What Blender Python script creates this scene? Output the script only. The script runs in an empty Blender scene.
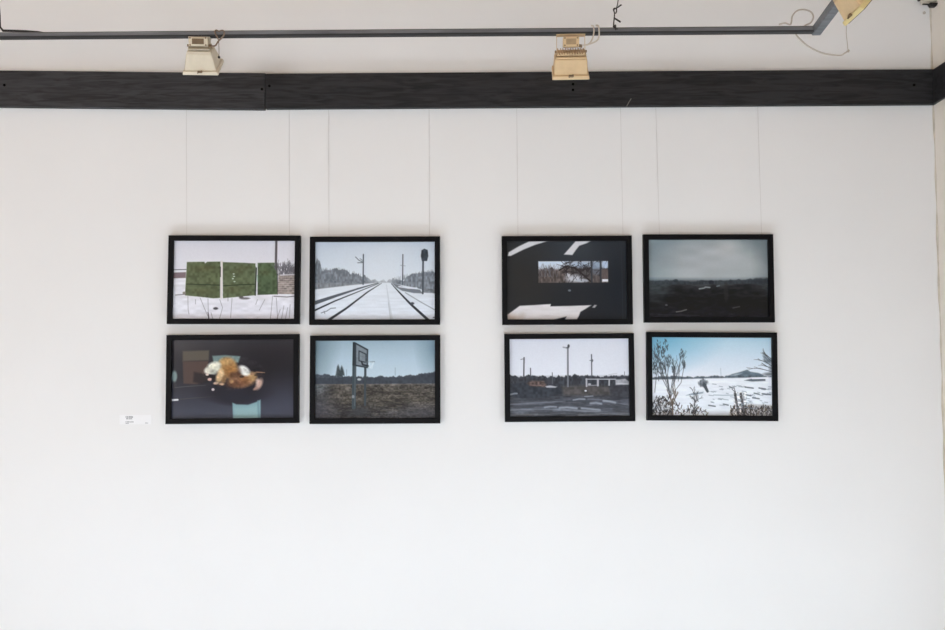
import bpy, bmesh, math, random
import numpy as np
from mathutils import Vector, Matrix

SC = bpy.context.scene
COL = SC.collection
R = math.radians

# ------------------------------------------------------------------ camera
FPX = 919.0
PITCH = R(3.5)
CAM = Vector((0.0, -3.5, 1.5))
cam_d = bpy.data.cameras.new('camera'); cam = bpy.data.objects.new('camera', cam_d); COL.objects.link(cam)
cam.location = CAM; cam.rotation_euler = (R(90) + PITCH, 0, 0)
cam_d.sensor_width = 36.0; cam_d.lens = FPX / 945 * 36.0
cam_d.clip_start = 0.02
SC.camera = cam

def P(u, v, d=0.0):
    """point at distance d in front of the picture wall (wall at y=0) seen at photo pixel u,v"""
    x = (u - 472.5) / FPX; y = -(v - 315.0) / FPX
    fw = Vector((0, math.cos(PITCH), math.sin(PITCH))); up = Vector((0, -math.sin(PITCH), math.cos(PITCH)))
    dr = Vector((1, 0, 0)) * x + up * y + fw
    return CAM + dr * ((-d - CAM.y) / dr.y)

# ------------------------------------------------------------------ materials
def srgb(c):
    return tuple((((v / 255) / 12.92) if v / 255 <= 0.04045 else (((v / 255) + 0.055) / 1.055) ** 2.4) for v in c)

def mat(name, col, rough=0.6, metal=0.0, spec=0.5, noise=0.0, nscale=30.0, bump=0.0, bscale=200.0, stretch=None):
    m = bpy.data.materials.new(name); m.use_nodes = True
    nt = m.node_tree; b = nt.nodes['Principled BSDF']
    c = srgb(col)
    b.inputs['Base Color'].default_value = (*c, 1)
    b.inputs['Roughness'].default_value = rough; b.inputs['Metallic'].default_value = metal
    b.inputs['Specular IOR Level'].default_value = spec
    if noise or bump:
        tc = nt.nodes.new('ShaderNodeTexCoord'); mp = nt.nodes.new('ShaderNodeMapping')
        nt.links.new(tc.outputs['Object'], mp.inputs['Vector'])
        if stretch: mp.inputs['Scale'].default_value = stretch
    if noise:
        n = nt.nodes.new('ShaderNodeTexNoise'); n.inputs['Scale'].default_value = nscale; n.inputs['Detail'].default_value = 5
        nt.links.new(mp.outputs['Vector'], n.inputs['Vector'])
        r = nt.nodes.new('ShaderNodeValToRGB')
        r.color_ramp.elements[0].position = 0.3; r.color_ramp.elements[1].position = 0.7
        r.color_ramp.elements[0].color = (*[x * (1 - noise) for x in c], 1)
        r.color_ramp.elements[1].color = (*[min(1, x * (1 + noise)) for x in c], 1)
        nt.links.new(n.outputs['Fac'], r.inputs['Fac']); nt.links.new(r.outputs['Color'], b.inputs['Base Color'])
    if bump:
        n2 = nt.nodes.new('ShaderNodeTexNoise'); n2.inputs['Scale'].default_value = bscale; n2.inputs['Detail'].default_value = 4
        nt.links.new(mp.outputs['Vector'], n2.inputs['Vector'])
        bp = nt.nodes.new('ShaderNodeBump'); bp.inputs['Strength'].default_value = bump; bp.inputs['Distance'].default_value = 0.002
        nt.links.new(n2.outputs['Fac'], bp.inputs['Height']); nt.links.new(bp.outputs['Normal'], b.inputs['Normal'])
    return m

M = {}
M['wall'] = mat('white_wall_paint', (231, 229.6, 229), 0.85, spec=0.2, noise=0.012, nscale=2.2, bump=0.05, bscale=60)
M['wall_side'] = mat('cream_wall_paint', (235, 228, 218), 0.85, spec=0.2, noise=0.03, nscale=5, bump=0.25, bscale=30)
M['wall_grey'] = mat('grey_wall_paint', (168, 160, 150), 0.85, spec=0.2, noise=0.02, nscale=3)
M['ceiling'] = mat('timber_ceiling', (198, 168, 140), 0.9, spec=0.2, noise=0.02, nscale=3)
M['floor'] = mat('grey_floor', (190, 191, 194), 0.5, noise=0.05, nscale=4)
M['trim'] = mat('corner_filler', (205, 196, 182), 0.9, spec=0.2, noise=0.15, nscale=20)
M['frame'] = mat('black_frame_paint', (10, 10, 13), 0.5, spec=0.12, noise=0.1, nscale=60)
M['backing'] = mat('frame_backing', (60, 52, 45), 0.9)
M['rail_shade'] = mat('rail_underside_shade', (38, 38, 40), 0.6, noise=0.15, nscale=12)
M['rail'] = mat('galvanised_steel', (112, 115, 120), 0.5, metal=0.3, noise=0.25, nscale=6, stretch=(0.6, 8, 8))
M['lamp_a'] = mat('cream_enamel', (212, 200, 178), 0.45, noise=0.04, nscale=40)
M['lamp_b'] = mat('yellowed_cream_enamel', (210, 181, 139), 0.45, noise=0.05, nscale=40)
M['lamp_c'] = mat('yellowed_rim_enamel', (218, 198, 140), 0.45, noise=0.05, nscale=40)
M['lamp_dark'] = mat('brown_plastic', (120, 98, 72), 0.6, noise=0.1, nscale=80)
M['lamp_vent'] = mat('tan_vent_plastic', (168, 142, 108), 0.6, noise=0.1, nscale=80)
M['black'] = mat('black_plastic', (22, 20, 19), 0.5, noise=0.1, nscale=80)
M['cord'] = mat('pale_cord', (205, 194, 180), 0.6, noise=0.06, nscale=120)
M['cord_grey'] = mat('grey_cord', (186, 176, 164), 0.6, noise=0.08, nscale=120)
M['cord_brown'] = mat('brown_cord', (128, 108, 92), 0.6, noise=0.1, nscale=120)
M['dark_wire'] = mat('dark_wire', (44, 38, 34), 0.5, metal=0.3, noise=0.1, nscale=200)
M['nylon'] = mat('fine_hanging_line', (196, 191, 187), 0.4, noise=0.04, nscale=50)
M['glass'] = mat('lamp_front_glass', (120, 120, 115), 0.08, noise=0.05, nscale=20)
M['paper'] = mat('white_paper', (236, 235, 236), 0.7, spec=0.2, noise=0.01, nscale=60)
M['screw_black'] = mat('black_screw_head', (4, 4, 4), 0.9, spec=0.05, noise=0.1, nscale=200)
M['ink'] = mat('grey_ink', (120, 120, 124), 0.8, noise=0.05, nscale=400)
M['scratch'] = mat('bare_wood_scratch', (110, 106, 102), 0.8, noise=0.1, nscale=90)
M['fix_body'] = mat('dusty_white_plastic', (205, 196, 180), 0.5, noise=0.08, nscale=60)

def wood_mat(name, base, dark):
    m = bpy.data.materials.new(name); m.use_nodes = True; nt = m.node_tree; b = nt.nodes['Principled BSDF']
    tc = nt.nodes.new('ShaderNodeTexCoord'); mp = nt.nodes.new('ShaderNodeMapping'); mp.inputs['Scale'].default_value = (2.6, 8, 26)
    nt.links.new(tc.outputs['Object'], mp.inputs['Vector'])
    n = nt.nodes.new('ShaderNodeTexNoise'); n.inputs['Scale'].default_value = 2.2; n.inputs['Detail'].default_value = 6; n.inputs['Distortion'].default_value = 1.4
    nt.links.new(mp.outputs['Vector'], n.inputs['Vector'])
    r = nt.nodes.new('ShaderNodeValToRGB'); r.color_ramp.elements[0].position = 0.36; r.color_ramp.elements[1].position = 0.6
    r.color_ramp.elements[0].color = (*srgb(dark), 1); r.color_ramp.elements[1].color = (*srgb(base), 1)
    nt.links.new(n.outputs['Fac'], r.inputs['Fac']); nt.links.new(r.outputs['Color'], b.inputs['Base Color'])
    bp = nt.nodes.new('ShaderNodeBump'); bp.inputs['Strength'].default_value = 0.35; bp.inputs['Distance'].default_value = 0.002
    nt.links.new(n.outputs['Fac'], bp.inputs['Height']); nt.links.new(bp.outputs['Normal'], b.inputs['Normal'])
    b.inputs['Roughness'].default_value = 0.62; b.inputs['Specular IOR Level'].default_value = 0.35
    return m
M['board_a'] = wood_mat('charcoal_stained_wood', (54, 53, 56), (31, 31, 33))
M['board_b'] = wood_mat('black_stained_wood', (40, 40, 43), (19, 19, 21))

# ------------------------------------------------------------------ mesh helpers
def link(name, bm, m, parent=None, smooth=False):
    me = bpy.data.meshes.new(name); bmesh.ops.recalc_face_normals(bm, faces=bm.faces[:]); bm.to_mesh(me); bm.free()
    if smooth:
        for p in me.polygons: p.use_smooth = True
    o = bpy.data.objects.new(name, me); me.materials.append(m); COL.objects.link(o)
    if parent: o.parent = parent
    return o

def empty(name, loc, label=None, cat=None, group=None, rot=(0, 0, 0)):
    o = bpy.data.objects.new(name, None); COL.objects.link(o); o.location = loc; o.rotation_euler = rot
    o.empty_display_size = 0.05
    tag(o, label, cat, group); return o

def tag(o, label=None, cat=None, group=None, kind=None):
    if label: o['label'] = label
    if cat: o['category'] = cat
    if group: o['group'] = group
    if kind: o['kind'] = kind
    return o

def add_box(bm, c, s, mx=None, bev=0.0, seg=2):
    t = bmesh.new(); bmesh.ops.create_cube(t, size=1.0)
    for v in t.verts: v.co = Vector((v.co.x * s[0], v.co.y * s[1], v.co.z * s[2]))
    if bev: bmesh.ops.bevel(t, geom=t.edges[:], offset=bev, segments=seg, affect='EDGES', profile=0.5)
    for v in t.verts:
        v.co = v.co + Vector(c)
        if mx: v.co = mx @ v.co
    merge(bm, t); return bm

def merge(bm, t):
    mp = {v: bm.verts.new(v.co) for v in t.verts}
    for f in t.faces: bm.faces.new([mp[v] for v in f.verts])
    t.free()

def add_frustum(bm, z0, s0, z1, s1, mx=None, bev=0.0, off=(0, 0)):
    t = bmesh.new(); vs = []
    for z, s, o in ((z0, s0, (0, 0)), (z1, s1, off)):
        for sx, sy in ((-1, -1), (1, -1), (1, 1), (-1, 1)): vs.append(t.verts.new((o[0] + sx * s[0] / 2, o[1] + sy * s[1] / 2, z)))
    t.faces.new(vs[:4]); t.faces.new(vs[4:])
    for i in range(4): t.faces.new((vs[i], vs[(i + 1) % 4], vs[4 + (i + 1) % 4], vs[4 + i]))
    if bev: bmesh.ops.bevel(t, geom=t.edges[:], offset=bev, segments=2, affect='EDGES', profile=0.5)
    if mx:
        for v in t.verts: v.co = mx @ v.co
    merge(bm, t); return bm

def smooth_path(pts, n=6):
    pts = [Vector(p) for p in pts]
    if len(pts) < 3: return pts
    out = []
    for i in range(len(pts) - 1):
        p0 = pts[max(i - 1, 0)]; p1 = pts[i]; p2 = pts[i + 1]; p3 = pts[min(i + 2, len(pts) - 1)]
        for k in range(n):
            t = k / n
            out.append(0.5 * ((2 * p1) + (p2 - p0) * t + (2 * p0 - 5 * p1 + 4 * p2 - p3) * t * t + (3 * p1 - p0 - 3 * p2 + p3) * t ** 3))
    out.append(pts[-1]); return out

def add_tube(bm, pts, r, seg=8, smooth=0):
    pts = smooth_path(pts, smooth) if smooth else [Vector(p) for p in pts]
    rings = []; prev = None
    for i, p in enumerate(pts):
        d = (pts[min(i + 1, len(pts) - 1)] - pts[max(i - 1, 0)]).normalized()
        a = prev if prev is not None else (Vector((0, 0, 1)) if abs(d.z) < 0.9 else Vector((1, 0, 0)))
        a = (a - d * a.dot(d))
        if a.length < 1e-5: a = d.orthogonal()
        a.normalize(); prev = a; b = d.cross(a)
        rr = r[i] if isinstance(r, (list, tuple)) else r
        rings.append([bm.verts.new(p + (a * math.cos(2 * math.pi * k / seg) + b * math.sin(2 * math.pi * k / seg)) * rr) for k in range(seg)])
    for i in range(len(rings) - 1):
        for k in range(seg): bm.faces.new((rings[i][k], rings[i][(k + 1) % seg], rings[i + 1][(k + 1) % seg], rings[i + 1][k]))
    bm.faces.new(rings[0]); bm.faces.new(rings[-1]); return bm

def add_disc(bm, c, r, h, axis='y', seg=14, mx=None):
    c = Vector(c); d = {'x': Vector((h / 2, 0, 0)), 'y': Vector((0, h / 2, 0)), 'z': Vector((0, 0, h / 2))}[axis]
    a, b = (c - d, c + d)
    if mx: a, b = mx @ a, mx @ b
    return add_tube(bm, [a, b], r, seg)

def local(pts, o): return [Vector(p) - o for p in pts]

# ------------------------------------------------------------------ setting
XR = P(936.5, 200, 0).x          # face of the right wall
XL, YF, ZC = -5.2, -5.0, 3.5
def slab(name, lo, hi, m):
    bm = bmesh.new(); c = [(a + b) / 2 for a, b in zip(lo, hi)]; s = [b - a for a, b in zip(lo, hi)]
    add_box(bm, c, s); return tag(link(name, bm, m), kind='structure')
slab('wall_back', (XL, 0, 0), (XR, 0.15, ZC), M['wall'])
slab('wall_right', (XR, YF - .15, 0), (XR + .15, 0.15, ZC), M['wall_side'])
slab('wall_left', (XL - .15, YF - .15, 0), (XL, 0.15, ZC), M['wall_grey'])
slab('floor', (XL - .15, YF - .15, -.15), (XR + .15, 0.15, 0), M['floor'])
slab('ceiling', (XL - .15, YF - .15, ZC), (XR + .15, 0.15, ZC + .15), M['ceiling'])
WIN = [(-4.5, -3.4, 0.9, 2.6), (-1.5, 1.6, 0.12, 1.0), (-3.0, 1.65, 2.75, 3.4)]  # unseen; low second and high third are added to brighten the lower wall
bm = bmesh.new()
def fw(x0, x1, z0, z1): add_box(bm, ((x0 + x1) / 2, YF - .075, (z0 + z1) / 2), (x1 - x0, .15, z1 - z0))
a, b, c3 = WIN
fw(XL, a[0], 0, ZC); fw(a[0], a[1], 0, a[2]); fw(a[0], a[1], a[3], ZC); fw(a[1], b[0], 0, c3[2]); fw(a[1], c3[0], c3[2], ZC); fw(c3[1], XR, c3[2], ZC); fw(c3[0], c3[1], c3[3], ZC)
fw(b[0], b[1], 0, b[2]); fw(b[0], b[1], b[3], c3[2]); fw(b[1], XR, 0, c3[2])
tag(link('wall_front', bm, M['wall_grey']), kind='structure')
for i, w in enumerate(WIN):
    bm = bmesh.new(); t = .05; yc = YF - .075
    cx, cz = (w[0] + w[1]) / 2, (w[2] + w[3]) / 2
    for z in (w[2] + t / 2, w[3] - t / 2): add_box(bm, (cx, yc, z), (w[1] - w[0], .06, t))
    for x in (w[0] + t / 2, w[1] - t / 2): add_box(bm, (x, yc, cz), (t, .06, w[3] - w[2] - 2 * t))
    tag(link('window_%d' % (i + 1), bm, M['paper']), kind='structure')
# filler strip in the right corner, a little uneven
bm = bmesh.new()
pts = [Vector((XR - 0.001 + 0.0012 * math.sin(z * 9.0) , -0.0015, z)) for z in np.linspace(0.02, ZC - .02, 60)]
add_tube(bm, pts, [0.0035 + 0.002 * math.sin(i * 1.7) for i in range(60)], 8)
tag(link('trim_1', bm, M['trim']), kind='structure')

# ------------------------------------------------------------------ lights (daylight at unseen windows, sun added to bounce off the floor)
def area(name, w, power, col, ang=None):
    l = bpy.data.lights.new(name, 'AREA'); l.shape = 'RECTANGLE'
    l.size = w[1] - w[0] - .1; l.size_y = w[3] - w[2] - .1; l.energy = power; l.color = col
    o = bpy.data.objects.new(name, l); COL.objects.link(o)
    o.location = ((w[0] + w[1]) / 2, YF + 0.01, (w[2] + w[3]) / 2); o.rotation_euler = (R(90), 0, 0)
    return o
area('daylight', WIN[0], 76, (1.0, 0.96, 0.92))
area('daylight', WIN[1], 36, (0.99, 0.965, 0.96))
sl = bpy.data.lights.new('sun', 'SUN'); sl.energy = 42; sl.angle = R(2); sl.color = (0.755, 0.895, 1.0)
so = bpy.data.objects.new('sun', sl); COL.objects.link(so); so.rotation_euler = (R(90 - 37.5), 0, R(-8)); so.location = (0, -9, 6)
wd = bpy.data.worlds.new('world'); SC.world = wd; wd.use_nodes = True
wd.node_tree.nodes['Background'].inputs[0].default_value = (0.8, 0.9, 1, 1)
wd.node_tree.nodes['Background'].inputs[1].default_value = 0.5

# ------------------------------------------------------------------ black boards
def board(name, tl, tr, br, bl, d, th, m, label, screws, ext=0.0, extr=0.0):
    a, b, c, e = [P(*q, d) for q in (tl, tr, br, bl)]
    mid = (a + b + c + e) / 4; xdir = ((b - a) + (c - e)).normalized(); zdir = Vector((0, 1, 0)).cross(xdir) * -1
    if zdir.z < 0: zdir = -zdir
    w = ((b - a).length + (c - e).length) / 2; h = ((a - e).length + (b - c).length) / 2
    ang = math.atan2(xdir.z, xdir.x)
    root = empty(name, (mid.x, -d + th / 2, mid.z), label, 'board', 'black boards fixed along the walls', (0, -ang, 0))
    bm = bmesh.new(); add_box(bm, ((extr - ext) / 2, 0, 0), (w + ext + extr, th, h), bev=0.0015)
    link('plank', bm, m, root)
    inv = (Matrix.Translation(root.location) @ root.rotation_euler.to_matrix().to_4x4()).inverted()
    for s in screws:
        q = inv @ P(*s, d); bm = bmesh.new()
        add_disc(bm, (q.x, -th / 2 - .001, q.z), 0.0050, .002, 'y', 12); link('screw', bm, M['screw_black'], root)
    return root, inv
DB = 0.026
XR_u = 472.5 + (XR - 0.001) * FPX / ((P(900, 90, DB) - CAM).dot(Vector((0, math.cos(PITCH), math.sin(PITCH)))))
board('wooden_board', (0, 70.2), (264.9, 73.2), (264.9, 108.9), (0, 106.5), DB, .024, M['board_a'],
      'charcoal wooden board on the white wall, the shorter piece left of the joint', [(262, 89.2), (4.5, 85.2)], ext=0.9)
rb, inv = board('wooden_board', (265.35, 73.0), (XR_u, 69.6), (XR_u, 103.2), (265.35, 108.9), DB, .024, M['board_b'],
      'long black wooden board on the white wall, from the joint to the right corner', [(269.4, 86), (573, 84.2), (573, 90), (914, 85)])
bm = bmesh.new(); add_tube(bm, local([inv @ P(626.5, 106.5, DB + .0004), inv @ P(629, 102, DB + .0004), inv @ P(631.2, 98.6, DB + .0004)], Vector((0, 0, 0))), 0.0016, 6)
link('scratch', bm, M['scratch'], rb)
ztop, zbot = P(925, 69.6, DB).z, P(925, 103.6, DB).z
root = empty('wooden_board', (XR - .007, -1.512, (ztop + zbot) / 2), 'black wooden board running along the right wall from the corner towards the viewer', 'board', 'black boards fixed along the walls')
bm = bmesh.new(); add_box(bm, (0, 0, 0), (.012, 2.98, ztop - zbot), bev=0.0015); link('plank', bm, M['board_b'], root)

# ------------------------------------------------------------------ prints: a small raster painter (coordinates = 6.18x zoom of the photo)
class Canvas:
    def __init__(s, x0, y0, x1, y1, seed, px=2.6):
        s.x0, s.y0, s.x1, s.y1 = x0, y0, x1, y1
        s.w = int(round((x1 - x0) / px)); s.h = int(round((y1 - y0) / px))
        xs = x0 + (np.arange(s.w) + .5) / s.w * (x1 - x0); ys = y0 + (np.arange(s.h) + .5) / s.h * (y1 - y0)
        s.X, s.Y = np.meshgrid(xs, ys); s.c = np.zeros((s.h, s.w, 3)); s.rng = np.random.RandomState(seed)
    def mix(s, m, col):
        col = np.array(col, float); s.c = s.c * (1 - m[..., None]) + col * m[..., None]
    def fill(s, col): s.c[:] = col
    def grad(s, stops, ax='y', m=None):
        T = s.Y if ax == 'y' else s.X
        k = [q[0] for q in stops]
        g = np.stack([np.interp(T, k, [q[1][i] for q in stops]) for i in range(3)], -1)
        if m is None: s.c = g
        else: s.c = s.c * (1 - m[..., None]) + g * m[..., None]
    def noise(s, sx, sy):
        nx = int((s.x1 - s.x0) / sx) + 3; ny = int((s.y1 - s.y0) / sy) + 3
        g = s.rng.rand(ny, nx); fx = (s.X - s.x0) / sx; fy = (s.Y - s.y0) / sy
        ix = fx.astype(int); iy = fy.astype(int); tx = fx - ix; ty = fy - iy
        tx = tx * tx * (3 - 2 * tx); ty = ty * ty * (3 - 2 * ty)
        return (g[iy, ix] * (1 - tx) + g[iy, ix + 1] * tx) * (1 - ty) + (g[iy + 1, ix] * (1 - tx) + g[iy + 1, ix + 1] * tx) * ty
    def pmask(s, pts, soft=2.0):
        ins = np.zeros(s.X.shape, bool); dist = np.full(s.X.shape, 1e9); n = len(pts)
        for i in range(n):
            (ax, ay), (bx, by) = pts[i], pts[(i + 1) % n]
            dist = np.minimum(dist, s.sd(ax, ay, bx, by))
            if ay != by:
                ins ^= ((ay > s.Y) != (by > s.Y)) & (s.X < (bx - ax) * (s.Y - ay) / (by - ay) + ax)
        return np.clip(0.5 + np.where(ins, dist, -dist) / (2 * soft), 0, 1)
    def sd(s, ax, ay, bx, by):
        dx, dy = bx - ax, by - ay; L = dx * dx + dy * dy + 1e-9
        t = np.clip(((s.X - ax) * dx + (s.Y - ay) * dy) / L, 0, 1); s.t = t
        return np.hypot(s.X - ax - t * dx, s.Y - ay - t * dy)
    def poly(s, pts, col, a=1.0, soft=2.0, tex=0.0, ts=(14, 14)):
        m = s.pmask(pts, soft) * a
        if tex:
            nz = (s.noise(*ts) - .5) * 2 * tex; col = np.array(col, float)[None, None] * (1 + nz[..., None])
        s.c = s.c * (1 - m[..., None]) + np.array(col, float) * m[..., None]; return m
    def line(s, pts, w, col, a=1.0, w2=None):
        n = len(pts) - 1; m = np.zeros(s.X.shape)
        for i in range(n):
            d = s.sd(*pts[i], *pts[i + 1]); ww = w if w2 is None else w + (w2 - w) * (i + s.t) / n
            m = np.maximum(m, np.clip(ww / 2 - d + 1.3, 0, 2.6) / 2.6 * np.minimum(1, ww / 2.6 + .2))
        s.mix(m * a, col)
    def blob(s, cx, cy, rx, ry, col, a=1.0, soft=.25, rot=0.0):
        co, si = math.cos(R(rot)), math.sin(R(rot)); dx, dy = s.X - cx, s.Y - cy
        d = np.hypot((dx * co + dy * si) / rx, (-dx * si + dy * co) / ry)
        s.mix(np.clip((1 + soft - d) / (2 * soft), 0, 1) * a, col)
    def ridge(s, top, bottom, col, rough, sx, a=1.0, tex=.15, soft=3):
        """band whose ragged top follows points top=[(x,y)..], flat-ish bottom"""
        ty = np.interp(s.X, [q[0] for q in top], [q[1] for q in top]); by = np.interp(s.X, [q[0] for q in bottom], [q[1] for q in bottom])
        nz = (s.noise(sx, 1e4) - .5) * 2 * rough + (s.noise(sx * .35, 1e4) - .5) * rough
        m = np.clip((s.Y - ty - nz) / (2 * soft) + .5, 0, 1) * np.clip((by - s.Y) / (2 * soft) + .5, 0, 1) * a
        c = np.array(col, float)[None, None] * (1 + ((s.noise(9, 16) - .5) * 2 * tex)[..., None])
        s.c = s.c * (1 - m[..., None]) + c * m[..., None]
    def mottle(s, m, amt, sx, sy, tint=(1, 1, 1)):
        nz = (s.noise(sx, sy) - .5) * 2 * amt; s.c = s.c * (1 + (m * nz)[..., None] * np.array(tint))
    def twig(s, x, y, ang, ln, w, col, depth, spread=22):
        x2 = x + ln * math.cos(R(ang)); y2 = y - ln * math.sin(R(ang)); s.line([(x, y), (x2, y2)], w, col, .85)
        if depth:
            for k in range(2 + s.rng.randint(2)):
                f = .45 + .55 * s.rng.rand()
                s.twig(x + (x2 - x) * f, y + (y2 - y) * f, ang + (s.rng.rand() - .5) * 2 * spread, ln * (.5 + .3 * s.rng.rand()), max(1.6, w * .7), col, depth - 1, spread)

def reg(c, y0, y1): return ((c.Y > y0) & (c.Y < y1)).astype(float)

def pic_gate():
    c = Canvas(82, 75, 832, 563, 1); c.grad([(75, (203, 203, 212)), (260, (210, 210, 218)), (420, (214, 214, 222)), (563, (212, 213, 224))])
    c.line([(84, 258), (160, 256)], 5, (88, 88, 92)); c.poly([(82, 275), (160, 272), (160, 308), (82, 310)], (122, 106, 112))
    c.mottle(reg(c, 310, 563), .05, 40, 14)
    m = c.poly([(165, 210), (272, 208), (276, 218), (290, 208), (370, 207), (372, 430), (330, 433), (250, 424), (157, 415)], (87, 95, 70), tex=.15)
    c.poly([(384, 210), (480, 213), (585, 218), (582, 414), (480, 424), (389, 432)], (89, 98, 74), tex=.15)
    c.poly([(598, 215), (712, 213), (720, 408), (600, 412)], (79, 93, 70), tex=.17)
    c.line([(378, 206), (378, 432)], 11, (206, 202, 200)); c.line([(370, 240), (371, 300)], 6, (58, 56, 48))
    c.line([(590, 235), (586, 412)], 9, (48, 56, 46)); c.blob(591, 228, 6, 16, (205, 208, 212)); c.line([(596, 290), (598, 330)], 4, (140, 170, 150))
    for p in ([(165, 345), (368, 352)], [(390, 356), (480, 350), (580, 346)]): c.line(p, 6, (46, 54, 42), .85)
    for x, y, rx, ry in ((250, 252, 55, 18), (300, 245, 40, 14), (470, 268, 35, 14), (510, 245, 40, 12), (640, 272, 32, 20), (450, 380, 40, 18), (260, 390, 60, 16)):
        c.blob(x, y, rx, ry, (84, 78, 52), .28, .7)
    for x, y in ((452, 283), (448, 312), (455, 298), (458, 330)): c.blob(x, y, 6, 3.5, (190, 205, 192), .85)
    c.line([(716, 215), (722, 405)], 7, (52, 58, 48))
    c.line([(710, 75), (709, 250)], 15, (86, 83, 87)); c.line([(703, 75), (703, 230)], 3, (150, 148, 152), .7)
    for k in range(60): c.twig(722 + c.rng.rand() * 105, 290, 90 + (c.rng.rand() - .5) * 60, 30 + 30 * c.rng.rand(), 3.4, (98, 96, 102), 1)
    m = c.poly([(726, 290), (832, 284), (832, 408), (722, 405)], (136, 126, 122), tex=.25, ts=(16, 9))
    for k, y in enumerate(range(302, 404, 13)):
        c.line([(726, y), (832, y)], 2.5, (186, 178, 174), .7)
        for x in range(732 + (k % 2) * 12, 832, 24): c.line([(x, y - 13), (x, y)], 2.5, (186, 178, 174), .5)
    c.line([(740, 290), (832, 286)], 8, (200, 200, 206), .8)
    c.line([(700, 420), (780, 424), (832, 418)], 7, (96, 92, 96), .7); c.line([(100, 413), (162, 408)], 6, (98, 95, 98), .8); c.blob(152, 400, 10, 8, (130, 124, 118))
    for p in ([(175, 420), (178, 500), (184, 530)], [(222, 440), (222, 468)], [(250, 430), (280, 500), (308, 560)], [(298, 435), (303, 555)], [(370, 560), (388, 490), (370, 440)], [(445, 432), (438, 550)],
              [(692, 418), (686, 500), (680, 560)], [(645, 440), (612, 505)], [(715, 430), (725, 560)], [(762, 478), (748, 560)], [(785, 490), (772, 560)], [(720, 560), (740, 500)], [(600, 440), (590, 470)], [(330, 560), (318, 520)], [(420, 430), (420, 450)], [(800, 470), (796, 550)]):
        c.line(p, 3.2, (112, 110, 118), .75)
    c.line([(300, 520), (306, 560)], 6, (70, 68, 76)); c.blob(346, 495, 15, 8, (72, 70, 78)); c.blob(522, 433, 32, 7, (86, 84, 86), .8); c.blob(500, 425, 14, 6, (90, 88, 88))
    return c

def pic_rails():
    c = Canvas(75, 84, 814, 568, 2); c.grad([(84, (180, 191, 205)), (250, (196, 206, 217)), (335, (208, 214, 222)), (568, (212, 219, 231))])
    c.blob(480, 240, 230, 190, (208, 215, 223), .6, .9)
    c.ridge([(75, 235), (92, 200), (108, 215), (122, 262), (180, 262), (225, 258), (300, 278), (340, 292), (400, 308), (470, 330)], [(75, 378), (180, 366), (300, 352), (470, 336)], (108, 114, 122), 13, 22, .9, .2)
    c.ridge([(75, 330), (200, 335), (330, 338), (470, 335)], [(75, 378), (180, 366), (300, 352), (470, 336)], (128, 132, 138), 8, 18, .6, .2)
    c.ridge([(525, 330), (560, 318), (620, 322), (650, 298), (710, 286), (814, 272)], [(525, 338), (600, 352), (700, 372), (814, 405)], (112, 119, 128), 9, 20, .9, .22)
    for q in range(120):
        x = 78 + 320 * c.rng.rand() if q % 2 else 560 + 252 * c.rng.rand()
        y = np.interp(x, [75, 100, 122, 225, 340, 400], [235, 205, 262, 258, 292, 310]) if x < 450 else np.interp(x, [560, 640, 710, 814], [320, 300, 286, 272])
        c.line([(x, y + 14), (x + 2 * c.rng.rand(), y - 4 - 14 * c.rng.rand())], 3.5, (104, 110, 118), .7, 1.5)
    c.blob(490, 312, 62, 36, (206, 213, 221), .75, .8)
    c.mottle(reg(c, 380, 568), .03, 60, 9)
    c.poly([(548, 342), (590, 352), (640, 372), (720, 382), (735, 405), (680, 402), (610, 388), (575, 368)], (98, 104, 112), .85)
    c.line([(590, 362), (650, 372), (700, 372)], 8, (210, 216, 226), .9); c.poly([(735, 372), (814, 380), (814, 405), (740, 400)], (112, 116, 122), .8, tex=.2)
    c.line([(75, 462), (200, 420), (330, 378), (462, 340)], 24, (78, 84, 92), .95, 4); c.line([(75, 447), (330, 372)], 5, (215, 220, 230), .5)
    c.line([(75, 508), (200, 450), (330, 398), (470, 342)], 11, (46, 50, 58), 1, 3)
    c.line([(160, 568), (270, 495), (400, 395), (484, 342)], 17, (52, 56, 64), 1, 3)
    c.line([(770, 568), (660, 468), (590, 395), (545, 345)], 17, (50, 54, 62), 1, 4)
    c.line([(814, 508), (720, 455), (630, 400)], 7, (150, 157, 165), .9); c.line([(800, 552), (814, 552)], 6, (90, 95, 104))
    c.line([(548, 568), (530, 460), (514, 350)], 15, (184, 191, 200), .7, 4); c.line([(540, 568), (526, 460)], 4, (160, 168, 178), .7)
    c.line([(373, 165), (372, 348)], 8, (82, 88, 96)); c.line([(325, 180), (345, 200), (370, 212)], 5, (98, 104, 112)); c.line([(338, 216), (372, 214)], 5, (98, 104, 112)); c.line([(352, 190), (372, 205)], 4, (110, 116, 122))
    c.line([(614, 166), (613, 350)], 7, (86, 92, 100)); c.line([(600, 232), (630, 236)], 3, (130, 138, 146))
    c.line([(738, 195), (736, 405)], 11, (76, 82, 90)); c.poly([(728, 140), (745, 130), (766, 138), (770, 175), (762, 206), (730, 206), (724, 175)], (62, 68, 76), tex=.15)
    c.line([(118, 522), (150, 512), (175, 495), (205, 492)], 6, (112, 118, 128), .8); c.line([(135, 512), (140, 526)], 5, (112, 118, 128), .8)
    c.line([(75, 560), (150, 562)], 6, (120, 124, 134), .7); c.blob(672, 466, 12, 8, (70, 74, 82))
    return c

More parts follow.
